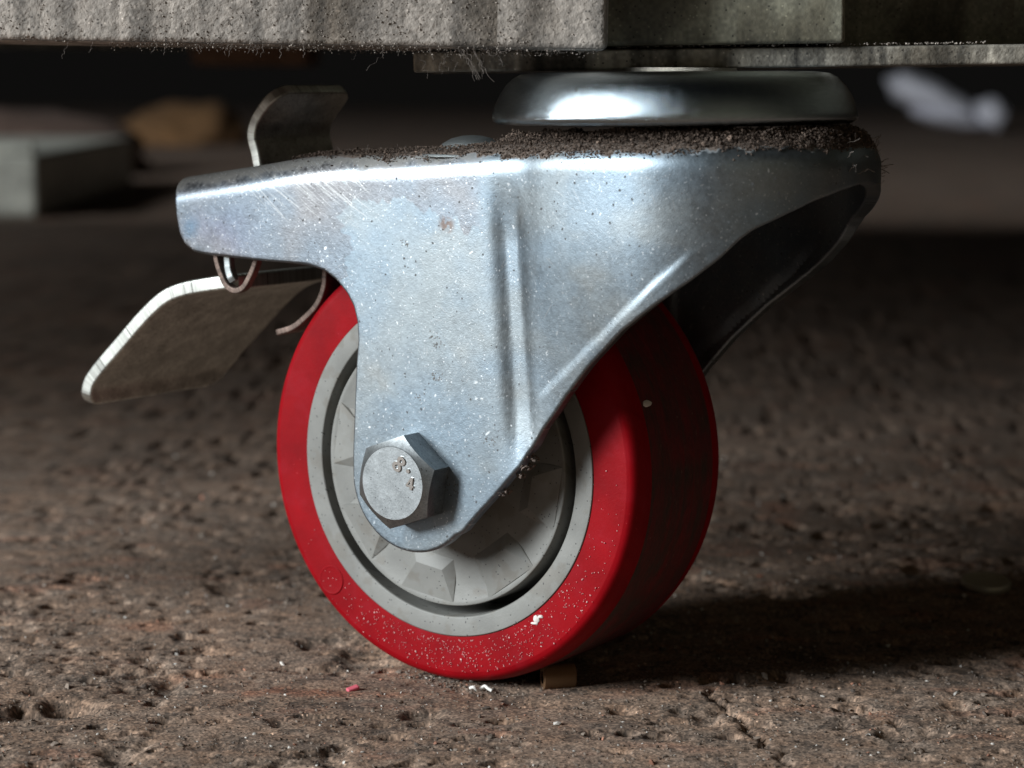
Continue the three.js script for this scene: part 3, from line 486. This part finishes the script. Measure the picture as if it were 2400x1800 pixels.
// ---------- things far behind ----------
{
  const bx = new THREE.Group(); bx.name = 'steel_channel'; const m1 = new THREE.MeshStandardMaterial({ map: rep(plainTex(741, [.78, .78, .74], .4), 4), roughness: .5, metalness: .3 });
  mesh('body', metricUV(boxAt(-300, 0, 0, 46, -520, 0, 4)), m1, bx); mesh('lip', metricUV(boxAt(-300, -3, 46.2, 54, -14, -2, 2)), m1, bx);
  bx.position.set(-.368, 0, -1.29); bx.rotation.y = .05; scene.add(bx); tag(bx, 'grey steel channel lying on the floor behind the brake pedal', 'channel');
  const sack = new THREE.SphereGeometry(1, 48, 24); { const p = sack.attributes.position; for (let i = 0; i < p.count; i++) { const x = p.getX(i), y = p.getY(i), z = p.getZ(i), f = 1 + .35 * (fbm(x * 3 + 9, y * 3 + z * 2, 751, 3) - .5); p.setXYZ(i, x * f * .115, Math.max(y * f * .05 * (1 + .5 * x), -.03), z * f * .1); } sack.computeVertexNormals(); }
  const sk = mesh('sawdust_heap', sack, new THREE.MeshStandardMaterial({ map: rep(plainTex(753, [.46, .34, .22], .7), 3), roughness: .95 }), scene); sk.position.set(-.585, .01, -3.2); tag(sk, 'low orange brown heap far behind beside the steel channel', 'heap');
  const hb = new THREE.SphereGeometry(1, 40, 20); { const p = hb.attributes.position; for (let i = 0; i < p.count; i++) { const x = p.getX(i), y = p.getY(i), z = p.getZ(i), f = 1 + .3 * (fbm(x * 3 + 2, y * 3 + z * 2, 757, 3) - .5); p.setXYZ(i, x * f * .17, Math.max(y * f * .055, -.03), z * f * .15); } hb.computeVertexNormals(); }
  const cb = mesh('cloth_heap', hb, new THREE.MeshStandardMaterial({ map: rep(plainTex(755, [.42, .34, .30], .5), 3), roughness: .95 }), scene); cb.position.set(-.60, .012, -2.1); tag(cb, 'dull brown cloth heap behind the steel channel', 'cloth');
  const wh = new THREE.MeshStandardMaterial({ map: rep(plainTex(761, [.86, .86, .90], .15), 3), roughness: .5 });
  const bag = new THREE.Group(); bag.name = 'plastic_bag';
  const lump = (name, sx, sy, sz, x, y, z, rz, seed) => { const g = new THREE.SphereGeometry(1, 40, 24), p = g.attributes.position; for (let i = 0; i < p.count; i++) { const a = p.getX(i), b = p.getY(i), c = p.getZ(i), f = 1 + .35 * (fbm(a * 3 + seed, b * 3 + c * 2, 763, 4) - .5); p.setXYZ(i, a * f * sx, b * f * sy, c * f * sz); } g.computeVertexNormals(); const o = mesh(name, g, wh, bag); o.position.set(x, y, z); o.rotation.z = rz; };
  lump('sack', .115, .045, .1, -.06, .075, 0, -.42, 4); lump('knot', .045, .04, .05, .075, .04, .02, 0, 8); lump('fold', .09, .02, .08, -.02, .03, .03, -.2, 12);
  bag.position.set(.80, 0, -4.35); bag.scale.setScalar(.85); scene.add(bag); tag(bag, 'crumpled white plastic bag far behind the swivel cap', 'bag');
}
// ---------- an added bounce wall and the daylight opening, outside the picture ----------
{
  const wm = new THREE.MeshStandardMaterial({ map: rep(dustyTex(781, [.64, .60, .51], .6), .6), roughness: .95 });
  const sw = mesh('added_bounce_wall', metricUV(new THREE.BoxGeometry(3.4, 2.4, .12)), wm, scene); sw.position.set(1.75, 1.2, 2.35); sw.rotation.y = Math.PI + .5; sw.userData = { kind: 'structure', label: 'added pale wall at the front right, unseen, bouncing daylight onto the fork' };  // unseen wall, added to reflect daylight onto the right of the fork
  const w = new THREE.Group(); w.name = 'window'; const fm = new THREE.MeshStandardMaterial({ color: new THREE.Color().setRGB(.2, .19, .18), roughness: .8 });
  const g = new THREE.MeshStandardMaterial({ color: 0x111111, emissive: new THREE.Color(.93, .98, 1), emissiveIntensity: 1.2 });
  const pane = mesh('pane', new THREE.BoxGeometry(WIN.w, WIN.h, .006), g, w); pane.position.z = -.03; pane.castShadow = false;
  for (const s of [-1, 1]) { const j = mesh('jamb', new THREE.BoxGeometry(.05, WIN.h + .1, .05), fm, w); j.position.set(s * (WIN.w / 2 + .026), 0, -.03); const h = mesh('rail', new THREE.BoxGeometry(WIN.w, .05, .05), fm, w); h.position.set(0, s * (WIN.h / 2 + .026), -.03); }
  w.position.copy(WIN.at); w.lookAt(0, .06, 0); scene.add(w); tag(w, 'bright daylight window at the front left of the cart', 'window');
}
renderer.render(scene, camera);
